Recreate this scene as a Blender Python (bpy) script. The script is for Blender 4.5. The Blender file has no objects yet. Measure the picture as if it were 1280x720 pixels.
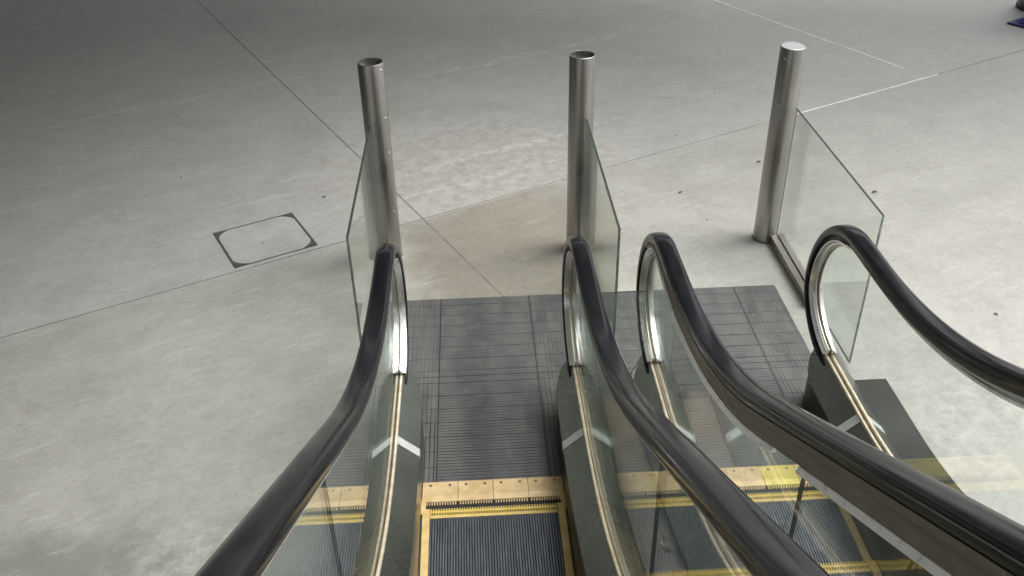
import bpy, bmesh, math, random
from mathutils import Vector, Matrix
random.seed(7)
S = bpy.context.scene
COL = S.collection
RAD = math.radians

# ------------------------------------------------------------------ materials
class NT:
    def __init__(s, name):
        s.m = bpy.data.materials.new(name); s.m.use_nodes = True
        s.t = s.m.node_tree; s.t.nodes.clear()
        s.out = s.n('ShaderNodeOutputMaterial')
    def n(s, typ, **kw):
        nd = s.t.nodes.new(typ)
        for k, v in kw.items(): setattr(nd, k, v)
        return nd
    def l(s, a, b): s.t.links.new(a, b)
    def val(s, sock, v):
        if isinstance(v, bpy.types.NodeSocket): s.l(v, sock)
        else: sock.default_value = v
    def math(s, op, a, b=None, c=None, clamp=False):
        nd = s.n('ShaderNodeMath', operation=op); nd.use_clamp = clamp
        s.val(nd.inputs[0], a)
        if b is not None: s.val(nd.inputs[1], b)
        if c is not None: s.val(nd.inputs[2], c)
        return nd.outputs[0]
    def mix(s, f, a, b, blend='MIX'):
        nd = s.n('ShaderNodeMix', data_type='RGBA', blend_type=blend)
        s.val(nd.inputs[0], f); s.val(nd.inputs[6], a); s.val(nd.inputs[7], b)
        return nd.outputs[2]
    def ramp(s, f, lo, hi, a=0.0, b=1.0):
        nd = s.n('ShaderNodeMapRange', interpolation_type='SMOOTHSTEP'); nd.clamp = True
        s.val(nd.inputs[0], f); nd.inputs[1].default_value = lo; nd.inputs[2].default_value = hi
        nd.inputs[3].default_value = a; nd.inputs[4].default_value = b
        return nd.outputs[0]
    def obj(s): return s.n('ShaderNodeTexCoord').outputs['Object']
    def geo(s): return s.n('ShaderNodeNewGeometry').outputs['Position']
    def mapping(s, vec, scale=(1, 1, 1), rot=(0, 0, 0), loc=(0, 0, 0)):
        nd = s.n('ShaderNodeMapping'); s.l(vec, nd.inputs[0])
        nd.inputs[1].default_value = loc; nd.inputs[2].default_value = rot; nd.inputs[3].default_value = scale
        return nd.outputs[0]
    def noise(s, vec, scale, detail=4, rough=.55, dist=0.0):
        nd = s.n('ShaderNodeTexNoise'); s.l(vec, nd.inputs['Vector'])
        nd.inputs['Scale'].default_value = scale; nd.inputs['Detail'].default_value = detail
        nd.inputs['Roughness'].default_value = rough; nd.inputs['Distortion'].default_value = dist
        return nd.outputs[0]
    def bump(s, h, strength=.3, dist=.002):
        nd = s.n('ShaderNodeBump'); nd.inputs['Strength'].default_value = strength
        nd.inputs['Distance'].default_value = dist; s.l(h, nd.inputs['Height'])
        return nd.outputs[0]
    def pbr(s, col, rough=.5, metal=0.0, normal=None, aniso=0.0, coat=0.0, spec=.5):
        b = s.n('ShaderNodeBsdfPrincipled')
        s.val(b.inputs['Base Color'], col if not isinstance(col, tuple) else (*col, 1))
        s.val(b.inputs['Roughness'], rough); s.val(b.inputs['Metallic'], metal)
        b.inputs['Anisotropic'].default_value = aniso
        b.inputs['Coat Weight'].default_value = coat
        b.inputs['Specular IOR Level'].default_value = spec
        if normal is not None: s.l(normal, b.inputs['Normal'])
        s.l(b.outputs[0], s.out.inputs[0])
        return s.m
def C4(r, g=None, b=None):
    if g is None: g = b = r
    return (r, g, b, 1)

FROT = RAD(27.0)
def m_floor():
    s = NT('floor_concrete'); p = s.geo()
    q = s.mapping(p, rot=(0, 0, -FROT))
    sx = s.n('ShaderNodeSeparateXYZ'); s.l(q, sx.inputs[0])
    X, Y = sx.outputs[0], sx.outputs[1]
    big = s.noise(p, .55, 3, .5, .6)
    mid = s.noise(s.mapping(q, scale=(1, 1.35, 1)), 2.6, 8, .74, .25)
    cloud = s.noise(p, 11, 7, .74, .1)
    fine = s.noise(p, 60, 3, .7)
    grit = s.noise(p, 260, 2, .6)
    patch = s.noise(s.mapping(q, scale=(1, 1.6, 1), loc=(5, 3, 0)), 22, 6, .72, .3)
    f = s.math('MULTIPLY_ADD', big, .40, s.math('MULTIPLY', mid, .85))
    f = s.math('ADD', f, s.math('MULTIPLY', s.math('SUBTRACT', patch, .5), .52))
    f = s.math('ADD', f, s.math('MULTIPLY', cloud, .46))
    f = s.math('ADD', f, s.math('MULTIPLY', s.math('SUBTRACT', fine, .2), .36))
    f = s.ramp(f, .56, 1.36)
    col = s.mix(f, C4(.257, .2605, .248), C4(.412, .416, .400))
    # slabs cast on different days: each its own tone
    j2 = 2.29; j1 = 1.06; j3 = 5.68
    nearslab = s.math('LESS_THAN', Y, j2)
    rightof1 = s.math('GREATER_THAN', X, j1)
    tone = s.mix(s.math('MULTIPLY', nearslab, .9), col, s.mix(1.0, col, C4(.93, .925, .893), 'MULTIPLY'))
    nr = s.math('MULTIPLY', nearslab, rightof1)
    tone = s.mix(s.math('MULTIPLY', nr, .6), tone, s.mix(1.0, tone, C4(1.06, 1.05, 1.04), 'MULTIPLY'))
    # brown stain on the slab beyond the left landing, between joint and middle post
    def blob(cx, cy, rx, ry, soft=.5, namp=.5):
        sp = s.n('ShaderNodeSeparateXYZ'); s.l(p, sp.inputs[0])
        dx = s.math('DIVIDE', s.math('SUBTRACT', sp.outputs[0], cx), rx)
        dy = s.math('DIVIDE', s.math('SUBTRACT', sp.outputs[1], cy), ry)
        d = s.math('SQRT', s.math('ADD', s.math('MULTIPLY', dx, dx), s.math('MULTIPLY', dy, dy)))
        d = s.math('ADD', d, s.math('MULTIPLY', s.math('SUBTRACT', mid, .5), namp * 3))
        d = s.math('ADD', d, s.math('MULTIPLY', s.math('SUBTRACT', cloud, .5), namp))
        return s.ramp(d, 1.0 - soft, 1.0 + soft, 1.0, 0.0)
    st = s.math('MULTIPLY', blob(.16, 1.95, .62, .95, .4, .25), nearslab)
    tone = s.mix(s.math('MULTIPLY', st, .95), tone, s.mix(1.0, tone, C4(.70, .645, .575), 'MULTIPLY'))
    lt = s.math('MULTIPLY', blob(.05, 3.2, 1.15, .75, .4, .55), s.math('SUBTRACT', 1.0, nearslab))
    tone = s.mix(s.math('MULTIPLY', lt, .55), tone, s.mix(s.ramp(cloud, .36, .66), C4(.29, .28, .235), C4(.46, .455, .42)))
    ds = blob(-1.72, -.45, .42, .28, .5, .6)
    tone = s.mix(s.math('MULTIPLY', ds, .65), tone, C4(.16, .165, .15))
    ws = blob(-1.2, -.33, .3, .22, .6, .8)
    tone = s.mix(s.math('MULTIPLY', s.math('MULTIPLY', ws, s.ramp(cloud, .44, .68)), .42), tone, C4(.56, .56, .53))
    wr = blob(2.15, .25, .55, .35, .6, .7)
    tone = s.mix(s.math('MULTIPLY', s.math('MULTIPLY', wr, s.ramp(cloud, .42, .68)), .35), tone, C4(.60, .59, .55))
    # scuffs, pale trowel streaks, dark specks
    sc = s.noise(s.mapping(q, scale=(.7, 6, 1), rot=(0, 0, .5)), 3.2, 6, .7, 1.2)
    tone = s.mix(s.ramp(sc, .56, .70, 0, .38), tone, C4(.50, .50, .475))
    sd = s.noise(s.mapping(p, scale=(1, 3.5, 1), loc=(4, 2, 0)), 4.0, 6, .7, .8)
    tone = s.mix(s.ramp(sd, .58, .74, 0, .26), tone, C4(.17, .172, .16))
    sx2 = s.n('ShaderNodeSeparateXYZ'); s.l(q, sx2.inputs[0])
    yy = s.math('ADD', sx2.outputs[1], s.math('MULTIPLY', s.math('SUBTRACT', s.noise(s.mapping(q, scale=(1, .2, 1)), 1.7, 4, .6), .5), .35))
    def scrape(y0, wd, x0, x1, k):
        d = s.ramp(s.math('ABSOLUTE', s.math('SUBTRACT', yy, y0)), wd * .2, wd, 1, 0)
        xr = s.math('MULTIPLY', s.ramp(sx2.outputs[0], x0, x0 + .4, 0, 1), s.ramp(sx2.outputs[0], x1 - .4, x1, 1, 0))
        return s.math('MULTIPLY', s.math('MULTIPLY', d, xr), s.math('MULTIPLY', s.ramp(cloud, .38, .6), k))
    for (y0, wd, x0, x1, k) in ((2.98, .05, .9, 2.9, .55), (2.62, .03, .5, 2.6, .35), (4.7, .06, 1.6, 4.4, .35), (5.3, .04, -1.5, 1.6, .3), (3.9, .04, -2.6, -.6, .25)):
        tone = s.mix(scrape(y0, wd, x0, x1, k), tone, C4(.55, .55, .52))
    v = s.n('ShaderNodeTexVoronoi'); s.l(s.mapping(p, loc=(3.1, 1.7, 0)), v.inputs['Vector']); v.inputs['Scale'].default_value = 3.3
    spk = s.math('MULTIPLY', s.math('LESS_THAN', v.outputs['Distance'], .022), .7)
    tone = s.mix(spk, tone, C4(.09, .09, .085))
    tone = s.mix(s.ramp(grit, .35, .7, .0, .22), tone, C4(.22, .22, .2))
    ro = s.ramp(mid, .3, .75, .48, .72)
    h = s.math('ADD', s.math('MULTIPLY', fine, .6), s.math('MULTIPLY', grit, .4))
    return s.pbr(tone, ro, 0, s.bump(h, .25, .0015), spec=.35)

def m_joint(c1, c2):
    s = NT('joint_sealant'); p = s.geo()
    f = s.noise(p, 9, 4, .6)
    return s.pbr(s.mix(s.ramp(f, .35, .65), C4(*c1), C4(*c2)), .8)

def m_steel(name, base, rough, streak=60, axis='Z', metal=1.0, amp=.25, smudge=.3):
    s = NT(name); p = s.obj()
    sc = {'Z': (streak, streak, 1.2), 'Y': (streak, 1.2, streak), 'X': (1.2, streak, streak)}[axis]
    st = s.noise(s.mapping(p, scale=sc), 3.0, 2, .5)
    sm = s.noise(p, 2.4, 4, .55, .3)
    k = s.math('MULTIPLY_ADD', s.math('SUBTRACT', st, .5), amp * 2, 1.0)
    k = s.math('MULTIPLY', k, s.ramp(sm, .25, .75, 1 - smudge, 1.0))
    vm = s.n('ShaderNodeVectorMath', operation='SCALE'); vm.inputs[0].default_value = base; s.l(k, vm.inputs[3])
    r = s.math('ADD', s.math('MULTIPLY', s.math('SUBTRACT', sm, .5), .18), s.math('MULTIPLY_ADD', s.math('SUBTRACT', st, .5), .12, rough), clamp=True)
    return s.pbr(vm.outputs[0], r, metal)

def m_deck():
    s = NT('deck_steel'); p = s.geo()
    sm = s.noise(s.mapping(p, scale=(2, .6, 2)), 1.6, 3, .5, .2)
    ru = s.noise(p, 5, 5, .6)
    col = s.mix(s.ramp(sm, .3, .7), C4(.20, .215, .195), C4(.255, .27, .248))
    return s.pbr(col, s.ramp(ru, .3, .7, .25, .33), 1.0)

def m_rubber():
    s = NT('handrail_rubber'); p = s.geo()
    a = s.noise(s.mapping(p, scale=(3, 1, 1)), 5, 5, .65)
    b = s.noise(p, 90, 3, .7)
    d = s.noise(s.mapping(p, scale=(60, 3, 3)), 2, 3, .6)
    col = s.mix(s.ramp(a, .35, .7), C4(.0025, .003, .0048), C4(.0065, .007, .0088))
    col = s.mix(s.ramp(b, .62, .75, 0, .35), col, C4(.07, .07, .075))
    r = s.math('ADD', s.ramp(a, .3, .7, .13, .23), s.math('MULTIPLY', s.math('SUBTRACT', d, .5), .12))
    return s.pbr(col, r, 0, s.bump(b, .03, .001), spec=.30)

def m_guide(name='guide_bronze', k=1.0):
    s = NT(name); p = s.geo()
    a = s.noise(s.mapping(p, rot=(RAD(30), 0, 0), scale=(4, .5, 4)), 7, 6, .7, .2)
    b = s.noise(s.mapping(p, scale=(1, 1, 1)), 28, 4, .7)
    col = s.mix(s.ramp(a, .35, .7), C4(.06 * k, .054 * k, .045 * k), C4(.11 * k, .097 * k, .077 * k))
    col = s.mix(s.ramp(b, .62, .72, 0, .6), col, C4(.30, .27, .22))
    return s.pbr(col, s.ramp(a, .3, .7, .35, .6), .65)

def m_glass():
    s = NT('balustrade_glass')
    g = s.n('ShaderNodeNewGeometry')
    dt = s.n('ShaderNodeVectorMath', operation='DOT_PRODUCT')
    s.l(g.outputs['Normal'], dt.inputs[0]); s.l(g.outputs['Incoming'], dt.inputs[1])
    c = s.math('ABSOLUTE', dt.outputs['Value'])
    k = s.math('POWER', s.math('SUBTRACT', 1.0, c, clamp=True), 5.0)
    F = s.math('MULTIPLY_ADD', k, .955, .042, clamp=True)
    tr = s.n('ShaderNodeBsdfTransparent'); tr.inputs[0].default_value = C4(.962, .977, .967)
    gl = s.n('ShaderNodeBsdfGlossy'); gl.inputs['Roughness'].default_value = .012; gl.inputs[0].default_value = C4(.93, .97, .95)
    mx = s.n('ShaderNodeMixShader'); s.l(F, mx.inputs[0]); s.l(tr.outputs[0], mx.inputs[1]); s.l(gl.outputs[0], mx.inputs[2])
    # thin film of dust
    p = s.geo()
    du = s.n('ShaderNodeBsdfDiffuse'); du.inputs[0].default_value = C4(.42, .43, .40)
    m2 = s.n('ShaderNodeMixShader')
    s.l(s.ramp(s.noise(p, 5, 6, .7, .5), .35, .8, .006, .045), m2.inputs[0])
    s.l(mx.outputs[0], m2.inputs[1]); s.l(du.outputs[0], m2.inputs[2])
    s.l(m2.outputs[0], s.out.inputs[0])
    return s.m

def m_landing():
    s = NT('landing_aluminium'); p = s.obj()
    sx = s.n('ShaderNodeSeparateXYZ'); s.l(p, sx.inputs[0]); X, Y = sx.outputs[0], sx.outputs[1]
    ax = s.math('ABSOLUTE', s.math('ADD', X, -.003))
    side = s.math('GREATER_THAN', ax, .2475)
    def stripe(c, period, duty):
        w = s.math('ABSOLUTE', s.math('SUBTRACT', s.math('FRACT', s.math('DIVIDE', c, period)), .5))
        return s.ramp(w, .5 - duty, .5 - duty * .45)           # 1 in the groove
    gx = stripe(Y, .0195, .20)                                   # ridges across
    gy = stripe(X, .0215, .16)
    mj = stripe(Y, .098, .03)
    def line(c, at, w): return s.math('LESS_THAN', s.math('ABSOLUTE', s.math('SUBTRACT', c, at)), w)
    seam = s.math('MAXIMUM', line(ax, .2475, .003), line(Y, .735, .0022))
    wear = s.noise(s.mapping(p, scale=(2.6, .7, 1)), 3.0, 5, .6, .3)
    wear2 = s.noise(p, 16, 5, .7)
    low = s.ramp(Y, .25, .85, 1.0, .45)
    gxs = s.math('MULTIPLY', gx, s.math('MULTIPLY', low, s.ramp(s.noise(s.mapping(p, scale=(3, .9, 1)), 3, 3), .36, .62, .35, .85)))
    gys = s.math('MULTIPLY', gy, s.math('MULTIPLY', s.ramp(Y, .2, .8, .95, .28), s.ramp(s.noise(s.mapping(p, scale=(9, .8, 1), loc=(2, 0, 0)), 3, 2), .38, .6, .3, 1.0)))
    fineg = s.mix(side, gxs, gys)
    mjs = s.math('MULTIPLY', mj, s.ramp(s.noise(s.mapping(p, scale=(1.2, 6, 1)), 3, 3), .38, .6, .8, .97))
    base = s.mix(s.ramp(wear, .2, .8), C4(.085, .089, .091), C4(.150, .150, .146))
    cb = s.ramp(s.math('ABSOLUTE', s.math('ADD', X, .055)), .03, .12, 1.0, 0.0)  # dark centre band of the plate's sheen, painted into the colour
    base = s.mix(s.math('MULTIPLY', cb, s.ramp(Y, .3, 1.0, .6, .35)), base, C4(.05, .053, .056))
    base = s.mix(s.ramp(wear2, .52, .75, 0, .35), base, C4(.17, .16, .145))
    groove = s.math('MAXIMUM', fineg, s.math('MAXIMUM', mjs, s.math('MULTIPLY', seam, .9)))
    col = s.mix(groove, base, C4(.022, .022, .026))
    hgt = s.math('SUBTRACT', 1.0, groove)
    return s.pbr(col, s.ramp(wear2, .3, .7, .30, .48), .35, s.bump(hgt, .8, .002))

def m_brass(name, c1, c2, metal=.35, rough=.42):
    s = NT(name); p = s.geo()
    a = s.noise(s.mapping(p, scale=(1, 1.3, 1)), 17, 5, .6, .1)
    b = s.noise(p, 110, 3, .7)
    col = s.mix(s.ramp(a, .3, .7), C4(*c1), C4(*c2))
    col = s.mix(s.ramp(b, .56, .72, 0, .4), col, C4(c1[0] * .45, c1[1] * .42, c1[2] * .4))
    return s.pbr(col, s.math('ADD', s.math('MULTIPLY', a, .2), rough - .1), metal)

def m_plain(name, col, rough=.5, metal=0.0, var=.25, scale=12, spec=.5):
    s = NT(name); p = s.geo()
    a = s.noise(p, scale, 5, .65, .3)
    c = s.mix(s.ramp(a, .3, .72), C4(*[x * (1 - var) for x in col]), C4(*[min(1, x * (1 + var)) for x in col]))
    return s.pbr(c, s.math('MULTIPLY_ADD', s.math('SUBTRACT', a, .5), .25, rough), metal, spec=spec)

def m_gap():
    s = NT('dusty_cover'); p = s.geo()
    sx = s.n('ShaderNodeSeparateXYZ'); s.l(p, sx.inputs[0])
    a = s.noise(p, 11, 5, .65, .3)
    rust = s.ramp(s.math('MULTIPLY_ADD', s.math('SUBTRACT', a, .5), .5, sx.outputs[1]), -.25, .18)
    g = s.mix(s.ramp(a, .3, .7), C4(.085, .085, .08), C4(.15, .145, .13))
    t = s.mix(s.ramp(a, .3, .7), C4(.12, .09, .062), C4(.20, .15, .105))
    return s.pbr(s.mix(rust, g, t), .75)

def m_tread():
    s = NT('tread_aluminium'); p = s.geo()
    a = s.noise(s.mapping(p, scale=(14, 1.5, 1)), 4, 4, .65)
    b = s.noise(p, 4, 4, .6)
    col = s.mix(s.ramp(a, .3, .7), C4(.075, .086, .107), C4(.155, .169, .198))
    col = s.mix(s.ramp(b, .45, .7, 0, .3), col, C4(.06, .062, .068))
    return s.pbr(col, .42, .5)

M = dict(
    floor=m_floor(),
    joint_dark=m_joint((.13, .13, .122), (.2, .2, .19)),
    joint_light=m_joint((.58, .58, .55), (.76, .76, .72)),
    post=m_steel('brushed_steel', (.44, .425, .40), .32, 150, 'Z', 1.0, .12, .12),
    cap_dark=m_steel('cap_dark_steel', (.09, .095, .09), .35, 30, 'X', .8, .05, .15),  # dark reflection in the cap painted as its base colour
    cap=m_steel('cap_steel', (.62, .62, .60), .16, 30, 'X', 1.0, .05, .15),
    deck=m_deck(),
    skirt=m_steel('skirt_steel', (.10, .085, .065), .32, 40, 'Y', .8, .2, .4),
    chrome=m_plain('trim_chrome', (.82, .83, .82), .26, .8, .06, 3),
    alu=m_steel('aluminium', (.56, .58, .58), .36, 30, 'X', .35, .06, .15),
    gold=m_brass('brass_strip', (.66, .56, .40), (.80, .74, .62), .55, .34),
    comb=m_brass('comb_brass', (.54, .385, .19), (.68, .52, .295), .25, .42),
    comb_new=m_brass('comb_yellow', (.62, .50, .10), (.72, .60, .17), .2, .40),
    yellow=m_brass('step_yellow', (.60, .425, .165), (.72, .55, .25), .15, .45),
    screw=m_plain('screw_steel', (.16, .13, .09), .4, .7),
    dark=m_plain('black_void', (.012, .012, .012), .7),  # near-black colour for the pit's shade and the step bodies
    rubber=m_rubber(), guide=m_guide(), guide2=m_guide('worn_bronze', 2.0), glass=m_glass(), landing=m_landing(), tread=m_tread(),
    yellow2=m_brass('step_nose_yellow', (.60, .44, .085), (.70, .53, .15), .12, .45),
    brown=m_plain('brown_gasket', (.20, .125, .055), .5, .2),
    glass_edge=m_plain('glass_edge', (.035, .04, .039), .6, 0, .2, 20, spec=.15),
    glass_edge_pale=m_plain('glass_edge_pale', (.30, .32, .305), .25, 0, .2, 20),
    strip=m_plain('pale_strip', (.92, .93, .92), .3, .15, .1, 18),
    rivet=m_plain('rivet_steel', (.78, .77, .74), .25, .9),
    rail=m_steel('rail_steel', (.36, .34, .31), .38, 40, 'Y', .85, .15, .4),
    frame=m_plain('cover_frame', (.07, .07, .066), .6, .2),
    ledge=m_plain('ledge_steel', (.02, .022, .019), .4, .6, .15, 5),
    cladding=m_plain('side_cladding', (.22, .215, .2), .45, .5),
    gap=m_gap(),
    litter=m_plain('brown_litter', (.17, .10, .055), .85, 0, .5, 40),
    paper=m_plain('pale_litter', (.5, .46, .4), .8, 0, .3, 40),
    leaf=m_plain('dead_leaf', (.05, .042, .03), .8, 0, .4, 60),
    bin=m_plain('bin_plastic', (.22, .27, .26), .45, 0, .12, 8),
    bin_base=m_plain('bin_base', (.02, .022, .02), .5),
    blue=m_plain('blue_plastic', (.012, .02, .13), .35, 0, .3, 10),
    soffit=m_plain('soffit_concrete', (.44, .44, .425), .8, 0, .15, 2),
    wallm=m_plain('wall_render', (.22, .22, .21), .8, 0, .15, 2),
)

# ------------------------------------------------------------------ mesh helpers
def mk(name, verts, faces, mats, parent=None, fm=None, smooth=False, loc=None):
    me = bpy.data.meshes.new(name); me.from_pydata([tuple(v) for v in verts], [], faces)
    if not isinstance(mats, (list, tuple)): mats = [mats]
    for m in mats: me.materials.append(m)
    if fm:
        for p, i in zip(me.polygons, fm): p.material_index = i
    bm = bmesh.new(); bm.from_mesh(me); bmesh.ops.recalc_face_normals(bm, faces=bm.faces); bm.to_mesh(me); bm.free()
    if smooth:
        me.polygons.foreach_set('use_smooth', [True] * len(me.polygons))
        me.set_sharp_from_angle(angle=RAD(38))
    o = bpy.data.objects.new(name, me); COL.objects.link(o)
    if parent: o.parent = parent
    if loc: o.location = loc
    return o
class MB:
    def __init__(s): s.v = []; s.f = []; s.fm = []
    def add(s, v, f, mi=0):
        n = len(s.v); s.v += [tuple(x) for x in v]; s.f += [tuple(i + n for i in q) for q in f]; s.fm += [mi] * len(f)
    def box(s, x0, x1, y0, y1, z0, z1, mi=0):
        v = [(x, y, z) for z in (z0, z1) for y in (y0, y1) for x in (x0, x1)]
        s.add(v, [(0, 2, 3, 1), (4, 5, 7, 6), (0, 1, 5, 4), (2, 6, 7, 3), (0, 4, 6, 2), (1, 3, 7, 5)], mi)
    def prism_x(s, poly, x0, x1, mi=0, side_mi=None):           # poly in (y,z)
        n = len(poly)
        v = [(x0, *p) for p in poly] + [(x1, *p) for p in poly]
        s.add(v, [tuple(range(n)), tuple(range(2 * n - 1, n - 1, -1))], mi)
        s.add(v, [(i, (i + 1) % n, n + (i + 1) % n, n + i) for i in range(n)], mi if side_mi is None else side_mi)
    def prism_z(s, poly, z0, z1, mi=0):
        n = len(poly)
        v = [(*p, z0) for p in poly] + [(*p, z1) for p in poly]
        s.add(v, [tuple(range(n)), tuple(range(2 * n - 1, n - 1, -1))] + [(i, (i + 1) % n, n + (i + 1) % n, n + i) for i in range(n)], mi)
    def sweep(s, path, prof, x0, mi=0):                          # path: (y,z,ny,nz)
        n = len(prof); v = []
        for (y, z, ny, nz) in path:
            v += [(x0 + px, y + ny * pn, z + nz * pn) for (px, pn) in prof]
        f = []
        for k in range(len(path) - 1):
            for i in range(n):
                f.append((k * n + i, k * n + (i + 1) % n, (k + 1) * n + (i + 1) % n, (k + 1) * n + i))
        e = (len(path) - 1) * n
        f += [tuple(range(n)), tuple(range(e + n - 1, e - 1, -1))]
        s.add(v, f, mi)
    def build(s, name, mats, parent=None, smooth=False, loc=None, bevel=0):
        o = mk(name, s.v, s.f, mats, parent, s.fm, smooth, loc)
        if bevel:
            b = o.modifiers.new('bevel', 'BEVEL'); b.width = bevel; b.segments = 2; b.limit_method = 'ANGLE'
        return o
def empty(name, loc, label, cat, group=None):
    o = bpy.data.objects.new(name, None); COL.objects.link(o); o.location = loc
    tag(o, label, cat, group); return o
def tag(o, label, cat, group=None):
    o['label'] = label; o['category'] = cat
    if group: o['group'] = group
    return o
def struct(o): o['kind'] = 'structure'; return o

# ------------------------------------------------------------------ escalator geometry
HALF = .406; CTR = .584 * 2; YEND = -6.0
NC, NZ, NR, NB = .335, .529, .428, .30                     # newel centre and radius (outer face of handrail)
Y0, ZT, RC = .12, .957, 2.18                    # lower transition of the handrail
S30, C30 = .5, math.sqrt(3) / 2
def rail_path(th0=-86, full=True):
    P = []
    k = 40
    for i in range(k + 1):
        t = RAD(th0 + (90 - th0) * i / k); rb = NR if t >= 0 else NB
        nv = Vector((math.cos(t) / NR, math.sin(t) / rb)).normalized()
        P.append((NC + NR * math.cos(t), NZ + rb * math.sin(t), nv.x, nv.y))
    if not full: return P
    for y in (.27, .20, .15, Y0): P.append((y, ZT, 0, 1))
    for i in range(1, 17):
        t = RAD(30 * i / 16); P.append((Y0 - RC * math.sin(t), ZT + RC * (1 - math.cos(t)), math.sin(t), math.cos(t)))
    y1, z1 = P[-1][:2]; n = 14
    for i in range(1, n + 1):
        y = y1 + (YEND - y1) * i / n; P.append((y, z1 + (y1 - y) * S30 / C30, S30, C30))
    return P
def top_z(y):
    if y > Y0: return ZT
    if y > Y0 - RC * S30: return ZT + RC - math.sqrt(RC ** 2 - (y - Y0) ** 2)
    return ZT + RC * (1 - C30) + (Y0 - RC * S30 - y) * S30 / C30
DY, DZ, DR = -.02, .290, 2.15
def deck_z(y):
    if y > DY: return DZ
    if y > DY - DR * S30: return DZ + DR - math.sqrt(DR ** 2 - (y - DY) ** 2)
    return DZ + DR * (1 - C30) + (DY - DR * S30 - y) * S30 / C30
SY, SR = -.33, 1.25
def step_z(y):
    if y > SY: return 0
    if y > SY - SR * S30: return SR - math.sqrt(SR ** 2 - (y - SY) ** 2)
    return SR * (1 - C30) + (SY - SR * S30 - y) * S30 / C30
TREAD = .012
DW, DDROP = .103, .082
NOSE0, NOSE1 = .28, .50
deck_ys = [NOSE0 - .02 - i * .06 for i in range(0, 40)] + [-2.2 - i * .4 for i in range(1, 10)] + [YEND]
deck_ys = [y for y in deck_ys if y >= YEND]
nose_ys = [NOSE0 + (NOSE1 - NOSE0) * math.sin(RAD(90 * i / 12)) for i in range(12, -1, -1)]
ALLY = nose_ys + deck_ys
def nose_w(y):
    if y <= NOSE0: return 1.0
    return max(.06, math.sqrt(max(0, 1 - ((y - NOSE0) / (NOSE1 - NOSE0)) ** 2)))

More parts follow.
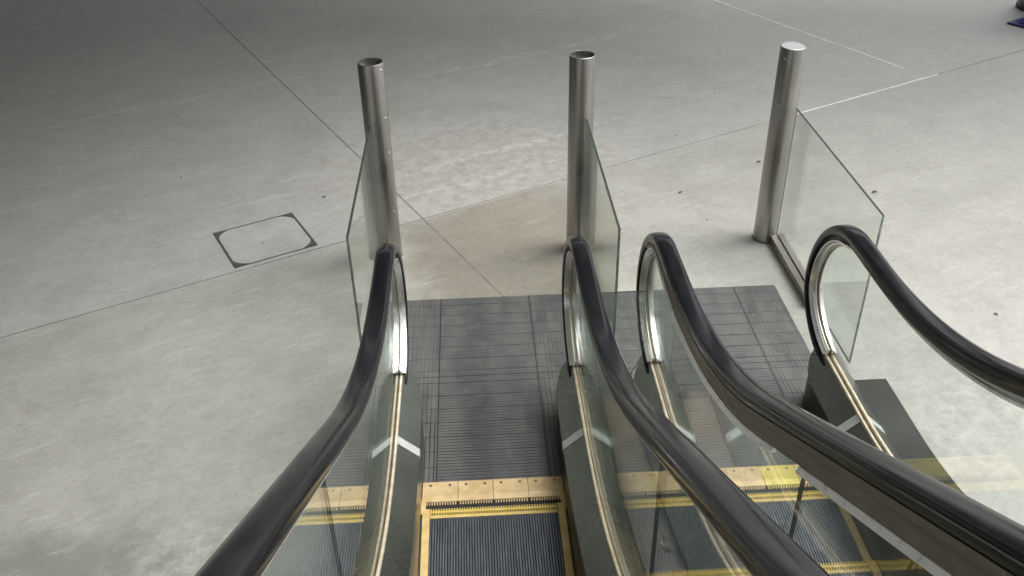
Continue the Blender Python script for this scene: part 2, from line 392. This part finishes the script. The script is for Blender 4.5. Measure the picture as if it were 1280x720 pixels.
def make_escalator(name, label, group, newcomb):
    root = empty(name, (0, 0, 0), label, 'escalator', group)
    # landing plate
    b = MB(); b.box(-.492, .5825, 0.0, 1.438, .001, .006)
    if newcomb: b = MB(); b.box(-.5825, .492, 0.0, 1.438, .001, .006)
    b.build('landing_plate', M['landing'], root)
    # comb: four brass segments, each with teeth and two screws
    segs = [(-.303, -.150), (-.150, .001), (.001, .152), (.152, .303)]
    for i, (a, c) in enumerate(segs):
        b = MB(); b.prism_x([(-.001, .002), (-.001, .0125), (-.085, .0135), (-.112, .0095), (-.112, .002)], a + .0012, c - .0012)
        x = a + .008
        while x < c - .004:
            b.prism_x([(-.111, .0025), (-.111, .009), (-.130, .0065), (-.130, .0025)], x, x + .0045); x += .011
        sg = b.build('comb_segment', M['comb_new' if (newcomb and i == 2) else 'comb'], root)
        for xs in (a + .035, c - .035):
            q = MB(); q.prism_z([(xs + .0065 * math.cos(RAD(k * 30)), -.022 + .0065 * math.sin(RAD(k * 30))) for k in range(12)], .0105, .0139)
            q.build('screw', M['screw'], sg)
    for sx in (-1, 1):
        b = MB(); b.prism_x([(-.100, .001), (-.100, .016), (-.135, .018), (-.185, .014), (-.185, .001)], *sorted((sx * .286, sx * .3045)))
        b.build('comb_end', M['yellow'], root)
    b = MB(); b.box(-.303, .303, -1.0, -.113, .0005, .0022); b.build('pit_liner', M['dark'], root)  # dark sheet standing in for the shaded pit below the comb
    # steps
    nose = -.154
    for k in range(14):
        z = step_z(nose) + TREAD; y1, y0 = nose, nose - .398
        b = MB()
        b.prism_x([(y1, z - .009), (y0, z - .009), (y0, max(z - .20, .0035) if z < .25 else z - .2), (y1 - .01, max(z - .20, .0035) if z < .25 else z - .2)], -.299, .299, 1)
        x = -.266
        while x < .264:
            b.box(x, x + .0058, y0 + .002, y1 - .054, z - .0092, z); x += .0109
        st = b.build('step', [M['tread'], M['dark']], root)
        b = MB()
        x = -.266
        while x < .264:
            b.box(x + .0004, x + .0054, y1 - .0540, y1 - .003, z - .0088, z + .0004, 1); x += .0109
        b.box(-.266, .266, y1 - .0240, y1 - .013, z - .0088, z - .0008, 1)
        b.box(-.266, .266, y1 - .0538, y1 - .0385, z - .0088, z - .0004, 0)
        for sx in (-1, 1):
            b.box(*sorted((sx * .2985, sx * .268)), y0 + .003, y1 - .002, z - .0088, z + .0008)
            b.box(*sorted((sx * .2985, sx * .262)), y0 + .003, y0 + .010, z - .008, z + .0012)
        b.build('yellow_edge', [M['yellow'], M['yellow2']], st)
        nose -= .400
    RP = rail_path()
    for side in (-1, 1):
        x0 = side * HALF
        # handrail
        prof = [(-.0395, -.019), (-.0378, -.0115), (-.034, -.0066), (-.0318, -.0061), (-.030, -.0042), (-.022, -.0016), (-.011, -.0002), (0, .0002), (.011, -.0002), (.022, -.0016), (.030, -.0042), (.0318, -.0061), (.034, -.0066), (.0378, -.0115), (.0395, -.019),
                (.0400, -.030), (.0365, -.041), (.029, -.0445), (.026, -.040), (.026, -.028), (-.026, -.028), (-.026, -.040), (-.029, -.0445), (-.0365, -.041), (-.0400, -.030)]
        b = MB(); b.sweep(RP, prof, x0); b.build('handrail', M['rubber'], root, True)
        # guide below the handrail
        gp = rail_path(-78)
        b = MB(); b.sweep(gp, [(-.0255, -.0285), (.0255, -.0285), (.0255, -.050), (.022, -.0525), (.022, -.066), (.017, -.072), (-.017, -.072), (-.022, -.066), (-.022, -.0525), (-.0255, -.050)], x0)
        g = b.build('guide_rail', M['guide'], root, True)
        b = MB()
        for sx in (-1, 1): b.sweep(gp, [(sx * .0063, -.0725), (sx * .013, -.0725), (sx * .012, -.083), (sx * .0063, -.083)], x0)
        b.build('glass_bead', M['alu'], g, True)
        # bright trim inside the newel loop
        tp = [p for p in rail_path(-80, False) if True][:38]
        b = MB()
        for sx in (-1, 1): b.sweep(tp, [(sx * .0066, -.0735), (sx * .0335, -.0665), (sx * .0340, -.0715), (sx * .020, -.0775), (sx * .019, -.0855), (sx * .0066, -.0885)], x0)
        nt = b.build('newel_trim', M['chrome'], root, True)
        b = MB()
        for sx in (-1, 1): b.sweep(tp, [(sx * .0066, -.0886), (sx * .0100, -.0886), (sx * .0100, -.0935), (sx * .0066, -.0935)], x0)
        b.build('gold_line', M['gold'], nt)
        # deep rail on the outer face, pale strip along its foot
        op = [p for p in RP if p[1] > .84 and p[3] > .0 and p[0] < .66]
        b = MB(); V = []
        OPR = [(.0262, -.043), (.036, -.046), (.0375, -.062), (.0345, -.066), (.0345, -.088), (.037, -.092), (.037, -.101), (.031, -.112), (.0235, -.112), (.0235, -.05)]
        for (y, z, ny, nz) in op:
            k = max(.18, min(1.0, (.62 - y) / .62))
            for (qx, qn) in OPR:
                qq = -.043 + (qn + .043) * k
                V.append((x0 + side * qx, y + ny * qq, z + nz * qq))
        m = len(OPR); F = []
        for q in range(len(op) - 1):
            for j in range(m): F.append((q * m + j, q * m + (j + 1) % m, (q + 1) * m + (j + 1) % m, (q + 1) * m + j))
        e = (len(op) - 1) * m; F += [tuple(range(m)), tuple(range(e + m - 1, e - 1, -1))]
        b.add(V, F)
        orr = b.build('outer_rail', M['guide2'], root, True)
        b = MB()
        for lo, hi in ((-1.09, .9), (YEND - 1, -1.26)):
            sub = [p for p in op if lo < p[0] < hi]
            if lo == -1.09:
                t = math.asin((Y0 + 1.09) / RC) if (Y0 + 1.09) / RC < .5 else RAD(30)
                sub.append((-1.09, top_z(-1.09), math.sin(t), math.cos(t)))
            else: sub.insert(0, (-1.26, top_z(-1.26), S30, C30))
            V = []
            for (y, z, ny, nz) in sub:
                k = max(.18, min(1.0, (.62 - y) / .62)); n0 = -.043 - .0705 * k; n1 = n0 - .004 - .013 * k
                for (qx, qq) in ((.0225, n0), (.0315, n0), (.0415, n1 + .003), (.039, n1), (.0225, n1 + .006)): V.append((x0 + side * qx, y + ny * qq, z + nz * qq))
            F = []
            for q in range(len(sub) - 1):
                for j in range(5): F.append((q * 5 + j, q * 5 + (j + 1) % 5, (q + 1) * 5 + (j + 1) % 5, (q + 1) * 5 + j))
            e = (len(sub) - 1) * 5; F += [(0, 1, 2, 3, 4), (e + 4, e + 3, e + 2, e + 1, e)]
            b.add(V, F)
        b.build('pale_strip', M['strip'], orr)
        # glass panes
        cuts = [(.9, -1.286), (-1.290, -3.30), (-3.304, YEND)]
        off = -.062
        for ci, (hi, lo) in enumerate(cuts):
            poly = []
            if ci == 0:
                for p in rail_path(-58, False): poly.append((p[0] + p[2] * off, p[1] + p[3] * off))
                hi2 = NC - .02
            else: hi2 = hi
            n = 30
            for i in range(n + 1):
                y = hi2 + (lo - hi2) * i / n; poly.append((y, top_z(y) - .065))
            yb = .50 if ci == 0 else hi
            for i in range(n + 1):
                y = lo + (yb - lo) * i / n; poly.append((y, deck_z(y) - .02))
            b = MB(); b.prism_x(poly, x0 - .005, x0 + .005, 0, 1)
            b.build('glass_pane', [M['glass'], M['glass_edge']], root)
        # deck: ridge section, nose cut to a rounded tongue
        for sx in (-1, 1):
            b = MB(); V = []; F = []
            for y in ALLY:
                w = nose_w(y); z = deck_z(y)
                V += [(x0 + sx * .0155, y, z - .004), (x0 + sx * (.0155 + (DW - .0155) * w), y, z - .004 - DDROP * w),
                      (x0 + sx * (.0155 + (DW - .0155) * w), y, z - .004 - DDROP * w - .010), (x0 + sx * .0155, y, z - .03 - DDROP * w * .6)]
            for i in range(len(ALLY) - 1):
                for j in range(4): F.append((4 * i + j, 4 * i + (j + 1) % 4, 4 * i + 4 + (j + 1) % 4, 4 * i + 4 + j))
            F += [(0, 1, 2, 3), tuple(4 * (len(ALLY) - 1) + j for j in (3, 2, 1, 0))]
            b.add(V, F); d = b.build('deck', M['deck'], root, True)
            # joint cover
            b = MB(); ya, yb = .004, -.042
            V = [(x0 + sx * xx, y, deck_z(y) - .004 - DDROP * (xx - .0155) / (DW - .0155) + dz) for y in (ya, yb) for (xx, dz) in ((.0165, .003), (.1035, .003), (.1055, -.001), (.1055, -.014), (.0165, -.012))]
            b.add(V, [(0, 1, 6, 5), (1, 2, 7, 6), (2, 3, 8, 7), (0, 4, 3, 2, 1), (5, 6, 7, 8, 9), (3, 4, 9, 8), (4, 0, 5, 9)])
            b.build('joint_cover', M['alu'], d)
        # channel holding the glass: pale beads with gold
        cp = [(y, deck_z(y), 0, 1) for y in [.50, .4, .3, .2, .1] + [y for y in deck_ys if y < .06]]
        b = MB()
        for sx in (-1, 1): b.sweep(cp, [(sx * .0085, -.03), (sx * .0085, .004), (sx * .0115, .0055), (sx * .0180, .0045), (sx * .0195, -.001), (sx * .0195, -.03)], x0)
        gc = b.build('glass_channel', M['gold'], root)
        b = MB()
        for sx in (-1, 1): b.sweep(cp, [(sx * .0054, -.03), (sx * .0054, .0015), (sx * .0084, .0025), (sx * .0084, -.03)], x0)
        b.build('gasket', M['brown'], gc)
        # skirt (inner) and side cladding (outer)
        xi = x0 - side * (DW - .002); xo = x0 + side * (DW - .006)
        ys = [NOSE0] + deck_ys
        def sheet(nm, xa, xb, zl, mat):
            b = MB(); V = []; F = []
            for y in ys:
                zt = deck_z(y) - DDROP - .008; zb = zl(y)
                V += [(xa, y, zt), (xb, y, zt), (xb, y, zb), (xa, y, zb)]
            for i in range(len(ys) - 1):
                for j in range(4): F.append((4 * i + j, 4 * i + (j + 1) % 4, 4 * i + 4 + (j + 1) % 4, 4 * i + 4 + j))
            F += [(0, 1, 2, 3), tuple(4 * (len(ys) - 1) + j for j in (3, 2, 1, 0))]
            b.add(V, F); return b.build(nm, mat, root)
        sheet('skirt', xi, xi + side * .006, lambda y: max(.0012, step_z(y) - .12), M['skirt'])
        sheet('side_panel', xo, xo - side * .006, lambda y: max(.0012, deck_z(y) - 1.15), M['cladding'])
        # base below the nose
        pl = []
        for sx in (-1, 1):
            rows = [(x0 + sx * (.0155 + (DW - .0185) * nose_w(y)), y - .006) for y in nose_ys]
            pl += rows[::-1] if sx == 1 else rows
        b = MB(); n = len(pl)
        # (left tip -> left wide, then right wide -> right tip)
        half = nose_ys
        ring = [(x0 - (.012 + (DW - .018) * nose_w(y)), y - .008) for y in half] + [(x0 + (.012 + (DW - .018) * nose_w(y)), y - .008) for y in half[::-1]]
        V = [(x, y, .0012) for x, y in ring] + [(x, y, DZ - .014 - DDROP * nose_w(y + .008)) for x, y in ring]
        n = len(ring); F = [(i, i + 1, n + i + 1, n + i) for i in range(n - 1)] + [(n - 1, 0, n, 2 * n - 1)]
        b.add(V, F); b.build('newel_base', M['skirt'], root)
    return root

GE = 'escalators running side by side down to the concourse'
escL = make_escalator('escalator', 'left escalator with plain brass comb plate, its steps running straight down below the viewer', GE, False)
escR = make_escalator('escalator', 'right escalator with one brighter yellow comb segment, beside the bare floor at right', GE, True)
escR.location = (CTR, 0, 0)
b = MB(); V = []; F = []
lys = [.335] + [y for y in deck_ys if y < .3]
for y in lys:
    z = deck_z(y) - DDROP - .012
    V += [(HALF + DW - .004, y, z), (.662, y, z), (.662, y, max(.0012, z - 1.1)), (HALF + DW - .004, y, max(.0012, z - 1.1))]
for i in range(len(lys) - 1):
    for j in range(4): F.append((4 * i + j, 4 * i + (j + 1) % 4, 4 * i + 4 + (j + 1) % 4, 4 * i + 4 + j))
F += [(0, 1, 2, 3), tuple(4 * (len(lys) - 1) + j for j in (3, 2, 1, 0))]
b.add(V, F); b.build('side_ledge', M['ledge'], escR)

# ------------------------------------------------------------------ floor
MBf = MB(); MBf.add([(-60, -60, 0), (60, -60, 0), (60, 60, 0), (-60, 60, 0)], [(0, 1, 2, 3)])
struct(MBf.build('floor', M['floor']))
u = Vector((math.cos(FROT), math.sin(FROT))); w = Vector((-u.y, u.x))
def strip(name, p, d, a, b_, wd, z, mat):
    p = Vector(p); n = Vector((-d.y, d.x))
    q = [p + d * a + n * wd / 2, p + d * a - n * wd / 2, p + d * b_ - n * wd / 2, p + d * b_ + n * wd / 2]
    m = MB(); m.prism_z([tuple(v) for v in q], .0002, z); return struct(m.build(name, mat))
J = Vector((-.371, 2.395))
strip('floor_joint', (-.371, 2.40), u, -12, .6, .0065, .0016, M['joint_dark'])
strip('floor_joint', (-.371, 2.40), u, .6, 3.02, .004, .0016, M['joint_dark'])
strip('floor_joint', (-.371, 2.40), u, 3.02, 4.95, .014, .0018, M['joint_light'])
strip('floor_joint', (-.371, 2.40), u, 4.95, 14, .007, .0016, M['joint_dark'])
strip('floor_joint', (-.371, 2.39), w, -1.09, -.004, .007, .0016, M['joint_dark'])
strip('floor_joint', (-.371, 2.39), w, .012, 14, .008, .0016, M['joint_dark'])
strip('floor_joint', (3.913, 4.62), w, .22, 12, .019, .0018, M['joint_light'])

# access cover let into the floor
cv = empty('access_cover', (-1.371, 2.215, 0), 'square concrete access cover with dark metal corners set in the floor at left', 'access cover')
cv.rotation_euler.z = RAD(27.3)
hx, hy = .262, .248
b = MB()
for (x0, x1, y0, y1) in ((-hx, hx, hy - .007, hy), (-hx, hx, -hy, -hy + .007), (-hx, -hx + .013, -hy + .007, hy - .007), (hx - .013, hx, -hy + .007, hy - .007)):
    b.box(x0, x1, y0, y1, .0004, .0032)
b.build('frame', M['frame'], cv)
for sx in (-1, 1):
    for sy in (-1, 1):
        b = MB(); ex, ey = sx * (hx - .012), sy * (hy - .006)
        pts = [(ex, ey)]
        for k in range(9):
            t = k / 8; c1 = Vector((ex - sx * .085, ey)); c2 = Vector((ex, ey - sy * .085)); mid = Vector((ex - sx * .022, ey - sy * .022))
            v = c1 * (1 - t) ** 2 + mid * 2 * t * (1 - t) + c2 * t * t; pts.append(tuple(v))
        b.prism_z(pts, .0006, .0036); b.build('corner_plate', M['frame'], cv)
b = MB(); b.box(-hx + .0135, hx - .0135, -hy + .0075, hy - .0075, .0002, .0012); b.build('lid', M['floor'], cv)

# ------------------------------------------------------------------ glass barriers
GB = 'posts with glass panels beyond the escalator landings'
def barrier(px, py, xg, yend, rx, label, cap_bright, screws):
    r = empty('glass_barrier', (px, py, 0), label, 'barrier', GB)
    R, H = .0715, 1.217
    prof = [(R, .0008), (R, H - .005), (R - .0018, H - .001), (R - .004, H), (R - .0075, H - .001), (R - .0075, H - .035)]
    n = 64; V = []; F = []
    for (rr, z) in prof: V += [(rr * math.cos(2 * math.pi * i / n), rr * math.sin(2 * math.pi * i / n), z) for i in range(n)]
    for k in range(len(prof) - 1):
        for i in range(n): F.append((k * n + i, k * n + (i + 1) % n, (k + 1) * n + (i + 1) % n, (k + 1) * n + i))
    p = mk('post', V, F, M['post'], r, smooth=True)
    b = MB(); b.prism_z([((R - .0074) * math.cos(2 * math.pi * i / n), (R - .0074) * math.sin(2 * math.pi * i / n)) for i in range(n)], H - .040 if not cap_bright else H - .012, H - .0015 if cap_bright else H - .026)
    b.build('post_cap', M['cap' if cap_bright else 'cap_dark'], p)
    for (ang, z) in screws:
        a = RAD(ang); c = Vector((R * math.cos(a), R * math.sin(a), z)); nn = Vector((math.cos(a), math.sin(a), 0)); t = Vector((-nn.y, nn.x, 0))
        b = MB(); V = []; k = 10
        for (rr, h) in ((.0048, -.001), (.0045, .002), (.0025, .0034)):
            V += [c + nn * h + (t * math.cos(6.2832 * i / k) + Vector((0, 0, 1)) * math.sin(6.2832 * i / k)) * rr for i in range(k)]
        F = [(q * k + i, q * k + (i + 1) % k, (q + 1) * k + (i + 1) % k, (q + 1) * k + i) for q in range(2) for i in range(k)] + [tuple(range(2 * k, 3 * k))]
        b.add(V, F); b.build('rivet', M['rivet'], p)
    b = MB(); V = []  # thin dark ring around the foot of the post
    for (rr, z) in ((R + .0035, .0006), (R + .0015, .006), (R - .001, .0065)): V += [(rr * math.cos(2 * math.pi * i / n), rr * math.sin(2 * math.pi * i / n), z) for i in range(n)]
    F = [(k * n + i, k * n + (i + 1) % n, (k + 1) * n + (i + 1) % n, (k + 1) * n + i) for k in range(2) for i in range(n)]
    mk('base_seal', V, F, M['frame'], p, smooth=True)
    y0 = -math.sqrt(max(0, R * R - (xg - px) ** 2)) + .004 if abs(xg - px) < R else -.02
    ye = yend - py
    b = MB(); b.prism_x([(y0, .03), (y0, .868), (ye, .868), (ye, .03)], xg - px - .006, xg - px + .006, 0, 1)
    b.fm[4] = 2
    b.build('glass_pane', [M['glass'], M['glass_edge'], M['glass_edge_pale']], r)
    b = MB()
    for x0, x1 in ((xg - px - .042, xg - px - .0065), (xg - px + .0065, xg - px + .042)): b.box(x0, x1, ye + .53, y0 - .006 if abs(xg - px) < .06 else y0 - .03, .0008, .052)
    b.build('floor_rail', M['rail'], r, bevel=.0015)
    return r
barrier(-.562, 1.959, -.597, .665, 0, 'brushed steel post with glass panel beside the outer left edge of the left landing', False, [(-38, 1.184), (-38, .91), (-38, .70), (-38, .32)])
barrier(.588, 1.958, .611, .645, 0, 'brushed steel post with glass panel rising between the two escalators', False, [(218, .90), (218, .704), (218, .323)])
barrier(1.7575, 1.981, 1.812, .670, 0, 'steel post with bright cap and glass panel, right of the right landing', True, [(222, 1.161), (222, .896), (218, .677), (222, .361)])

# ------------------------------------------------------------------ between the escalators
b = MB(); V = []; F = []
ys = [.33, .2, .1] + [y for y in deck_ys if y < .05]
for y in ys:
    z = deck_z(y) - DDROP - .035
    V += [(.512, y, z), (.656, y, z), (.656, y, z - .01), (.512, y, z - .01)]
for i in range(len(ys) - 1):
    for j in range(4): F.append((4 * i + j, 4 * i + (j + 1) % 4, 4 * i + 4 + (j + 1) % 4, 4 * i + 4 + j))
F += [(0, 1, 2, 3), tuple(4 * (len(ys) - 1) + j for j in (3, 2, 1, 0))]
# front apron down to the landing
V += [(.512, .33, .0075), (.656, .33, .0075), (.656, .32, .0075), (.512, .32, .0075)]; q = len(V) - 4
b.add(V, F); b.box(.512, .656, .331, .337, .0075, DZ - DDROP - .035)
tag(b.build('gap_cover', M['gap']), 'dusty tan cover strip filling the narrow gap between the two escalators', 'cover')
gx = .584
b = MB(); poly = [(-.125, .675), (.128, .675), (.128, .33), (.070, .20), (.070, .010), (-.070, .010), (-.070, .20), (-.125, .33)]
n = len(poly); V = [(gx + x, .425, z) for x, z in poly] + [(gx + x, .433, z) for x, z in poly]
b.add(V, [tuple(range(n)), tuple(range(2 * n - 1, n - 1, -1))], 0); b.add(V, [(i, (i + 1) % n, n + (i + 1) % n, n + i) for i in range(n)], 1)
tag(b.build('glass_baffle', [M['glass'], M['glass_edge']]), 'small upright glass pane closing the gap between the newel ends of both escalators', 'glass pane')

def crumple(name, loc, size, mat, seed, label, cat, group=None, flat=.5):
    rnd = random.Random(seed); bm = bmesh.new(); bmesh.ops.create_icosphere(bm, subdivisions=3, radius=1)
    ph = [(Vector((rnd.uniform(-1, 1), rnd.uniform(-1, 1), rnd.uniform(-1, 1))).normalized(), rnd.uniform(-.5, .5)) for _ in range(26)]
    for v in bm.verts:
        d = v.co.normalized(); k = .75 + .08 * rnd.uniform(-1, 1)
        for a, o in ph: k -= .09 * abs(d.dot(a) - o * .6) * (1 if o > 0 else -.9)
        v.co = d * max(.3, k)
        v.co.x *= size[0]; v.co.y *= size[1]; v.co.z *= size[2]
    zmin = min(v.co.z for v in bm.verts)
    for v in bm.verts: v.co.z -= zmin
    me = bpy.data.meshes.new(name); bm.to_mesh(me); bm.free(); me.materials.append(mat)
    o = bpy.data.objects.new(name, me); COL.objects.link(o); o.location = loc; o.rotation_euler.z = rnd.uniform(0, 6)
    return tag(o, label, cat, group)
zg = lambda y: deck_z(y) - DDROP - .035
crumple('crumpled_wrapper', (.605, .365, .0075 + .0), (.05, .03, .03), M['litter'], 3, 'crumpled brown litter lying at the foot of the glass baffle', 'litter', 'litter caught between the escalators')
crumple('crumpled_wrapper', (.640, .300, zg(.3)), (.013, .035, .03), M['leaf'], 4, 'dark brown scrap against the side of the right escalator by the baffle', 'litter', 'litter caught between the escalators')
for k, (x, y, sz, mt, lab) in enumerate((
        (.632, -.585, (.016, .024, .008), 'litter', 'small brown litter clump in the escalator gap, nearest the comb plates'),
        (.622, -.655, (.012, .030, .006), 'leaf', 'thin dark litter strip in the escalator gap, second from the comb plates'),
        (.640, -.735, (.014, .022, .008), 'litter', 'small brown litter clump in the escalator gap, third from the comb plates'),
        (.618, -.820, (.018, .026, .007), 'litter', 'flat brown litter clump in the escalator gap, nearest the viewer'),
        (.606, -.625, (.006, .020, .004), 'paper', 'thin pale paper scrap among the brown litter in the escalator gap'))):
    o = crumple('paper_scrap' if mt == 'paper' else 'crumpled_wrapper', (x, y, zg(y) + .002), sz, M[mt], 20 + k, lab, 'litter', 'litter caught between the escalators')
    o.rotation_euler = (-math.atan2(zg(y - .05) - zg(y + .05), .1), 0, .2)

# dry leaf scraps on the floor
def leaf(x, y, s, rot, label):
    rnd = random.Random(int((x * 31 + y * 57) * 100)); V = []; F = []; s *= .72
    for i in range(7):
        t = i / 6; wd = math.sin(math.pi * min(1, t * .92 + .04)) * .34
        for k in (-1, 0, 1): V.append((t * 2 - 1, k * wd + .12 * math.sin(3 * t), .10 + .26 * abs(k) * wd * 3 + .15 * math.sin(2.4 * t) + rnd.uniform(0, .05)))
    for i in range(6):
        for k in range(2): F.append((3 * i + k, 3 * i + k + 1, 3 * i + k + 4, 3 * i + k + 3))
    V = [(a * s, c * s, d * s) for a, c, d in V]
    o = mk('dry_leaf', V, F, M['leaf'], loc=(x, y, .0))
    sol = o.modifiers.new('thick', 'SOLIDIFY'); sol.thickness = .001
    o.rotation_euler.z = rot
    return tag(o, label, 'leaf', 'dry leaf scraps on the floor')
leaf(-1.064, 2.758, .022, .4, 'dark leaf scrap on the floor between the access cover and the left post')
leaf(-2.127, 3.157, .018, 1.4, 'tiny leaf scrap on open floor left of and beyond the access cover')
leaf(1.519, 3.556, .016, 2.2, 'tiny leaf scrap on the floor midway between the middle and right posts')
leaf(2.014, 3.044, .026, .2, 'leaf scrap just beyond the top of the right glass panel')
leaf(2.656, 2.512, .032, .1, 'curled leaf scrap on the floor near the sloping edge of the right glass panel')
leaf(1.36, 2.62, .024, .3, 'leaf scrap on the floor close by the left side of the right post')
leaf(1.456, 2.232, .014, .9, 'tiny leaf speck on the pale floor before the right post')
leaf(2.766, 1.065, .018, 1.9, 'leaf speck on bright floor right of the right handrail curve')
leaf(-1.375, 2.165, .014, .6, 'speck of leaf lying on the access cover lid')

# bin and blue panel at the far right
bn = empty('trash_bin', (5.915, 6.42, 0), 'round grey green bin on a dark base at the far right corner', 'bin')
def lathe(name, prof, mat, parent, n=40):
    V = []; F = []
    for (r, z) in prof: V += [(r * math.cos(6.283185 * i / n), r * math.sin(6.283185 * i / n), z) for i in range(n)]
    for k in range(len(prof) - 1):
        for i in range(n): F.append((k * n + i, k * n + (i + 1) % n, (k + 1) * n + (i + 1) % n, (k + 1) * n + i))
    F += [tuple(range(n)), tuple(range((len(prof) - 1) * n, len(prof) * n))]
    return mk(name, V, F, mat, parent, smooth=True)
lathe('base', [(.225, .001), (.235, .012), (.235, .045), (.215, .055)], M['bin_base'], bn)
lathe('body', [(.205, .055), (.215, .10), (.235, .62), (.242, .64), (.242, .66), (.21, .665)], M['bin'], bn)
lathe('rim', [(.244, .66), (.25, .668), (.25, .69), (.24, .70), (.16, .705)], M['bin_base'], bn)
bp = empty('blue_panel', (5.317, 5.951, 0), 'dark blue plastic panel lying on the floor before the bin', 'panel')
b = MB(); b.prism_z([(0, 0), (.34, -.55), (1.0, -.2), (.62, .33)], .006, .022)
b.build('sheet', M['blue'], bp, bevel=.004)
b = MB(); b.prism_z([(.10, -.04), (.36, -.42), (.82, -.18), (.58, .20)], .0225, .028); b.build('raised_face', M['blue'], bp)

# ------------------------------------------------------------------ unseen roof and walls, added and shaped to shade the floor
def slab(name, poly, z0, z1, mat):
    b = MB(); b.prism_z(poly, z0, z1); return struct(b.build(name, mat))
RH = 5.0
slab('ceiling', [(-14, -9), (.6, -9), (.6, 4.79), (-14, 4.79)], RH, RH + .4, M['soffit'])
slab('ceiling', [(-14, 4.8), (16, 4.8), (16, 9.5), (4.2, 9.5), (4.2, 16.5), (-14, 16.5)], RH, RH + .4, M['soffit'])
slab('wall', [(-14, 24.1), (20, 24.1), (20, 24.4), (-14, 24.4)], 0, 5.6, M['wallm'])
slab('wall', [(-14.4, -12), (-14.1, -12), (-14.1, 24), (-14.4, 24)], 0, 5.6, M['wallm'])

# ------------------------------------------------------------------ camera
cp = (-0.00779236, -2.88690635, 2.88918294); pit, yaw, rol = (RAD(a) for a in (33.16728738, 2.18967035, -1.2382302)); f = 1146.6887
f_ = Vector((math.sin(yaw) * math.cos(pit), math.cos(yaw) * math.cos(pit), -math.sin(pit)))
r0 = Vector((math.cos(yaw), -math.sin(yaw), 0)); u0 = r0.cross(f_)
rr = r0 * math.cos(rol) + u0 * math.sin(rol); uu = -r0 * math.sin(rol) + u0 * math.cos(rol)
cam = bpy.data.cameras.new('camera'); co = bpy.data.objects.new('camera', cam); COL.objects.link(co)
co.matrix_world = Matrix(((rr.x, uu.x, -f_.x, cp[0]), (rr.y, uu.y, -f_.y, cp[1]), (rr.z, uu.z, -f_.z, cp[2]), (0, 0, 0, 1)))
cam.sensor_width = 36; cam.lens = f / 1280 * 36; cam.clip_start = .02; cam.clip_end = 500
S.camera = co

# ------------------------------------------------------------------ light
W = bpy.data.worlds.new('World'); S.world = W; W.use_nodes = True
nt = W.node_tree; nt.nodes.clear()
sky = nt.nodes.new('ShaderNodeTexSky'); sky.sky_type = 'NISHITA'; sky.sun_disc = False
EL, AZ = RAD(53), RAD(67)          # azimuth clockwise from +Y
sky.sun_elevation = EL; sky.sun_rotation = AZ; sky.air_density = 1.0; sky.dust_density = 6.0; sky.ozone_density = .6
bg = nt.nodes.new('ShaderNodeBackground'); bg.inputs[1].default_value = .11
ow = nt.nodes.new('ShaderNodeOutputWorld'); hs = nt.nodes.new('ShaderNodeHueSaturation'); hs.inputs['Saturation'].default_value = .3; nt.links.new(sky.outputs[0], hs.inputs['Color']); nt.links.new(hs.outputs[0], bg.inputs[0]); nt.links.new(bg.outputs[0], ow.inputs[0])
sl = bpy.data.lights.new('sun', 'SUN'); sl.energy = 2.4; sl.angle = RAD(64); sl.color = (1, .985, .945)
so = bpy.data.objects.new('sun', sl); COL.objects.link(so)
d = Vector((math.sin(AZ) * math.cos(EL), math.cos(AZ) * math.cos(EL), math.sin(EL)))
so.rotation_euler = d.to_track_quat('Z', 'Y').to_euler()

S.render.engine = 'CYCLES'
S.cycles.max_bounces = 8; S.cycles.transparent_max_bounces = 24; S.cycles.glossy_bounces = 6; S.cycles.diffuse_bounces = 4
S.view_settings.view_transform = 'Standard'; S.view_settings.look = 'None'; S.view_settings.gamma = 1.0
S.view_settings.use_curve_mapping = False; S.view_settings.exposure = 0.87
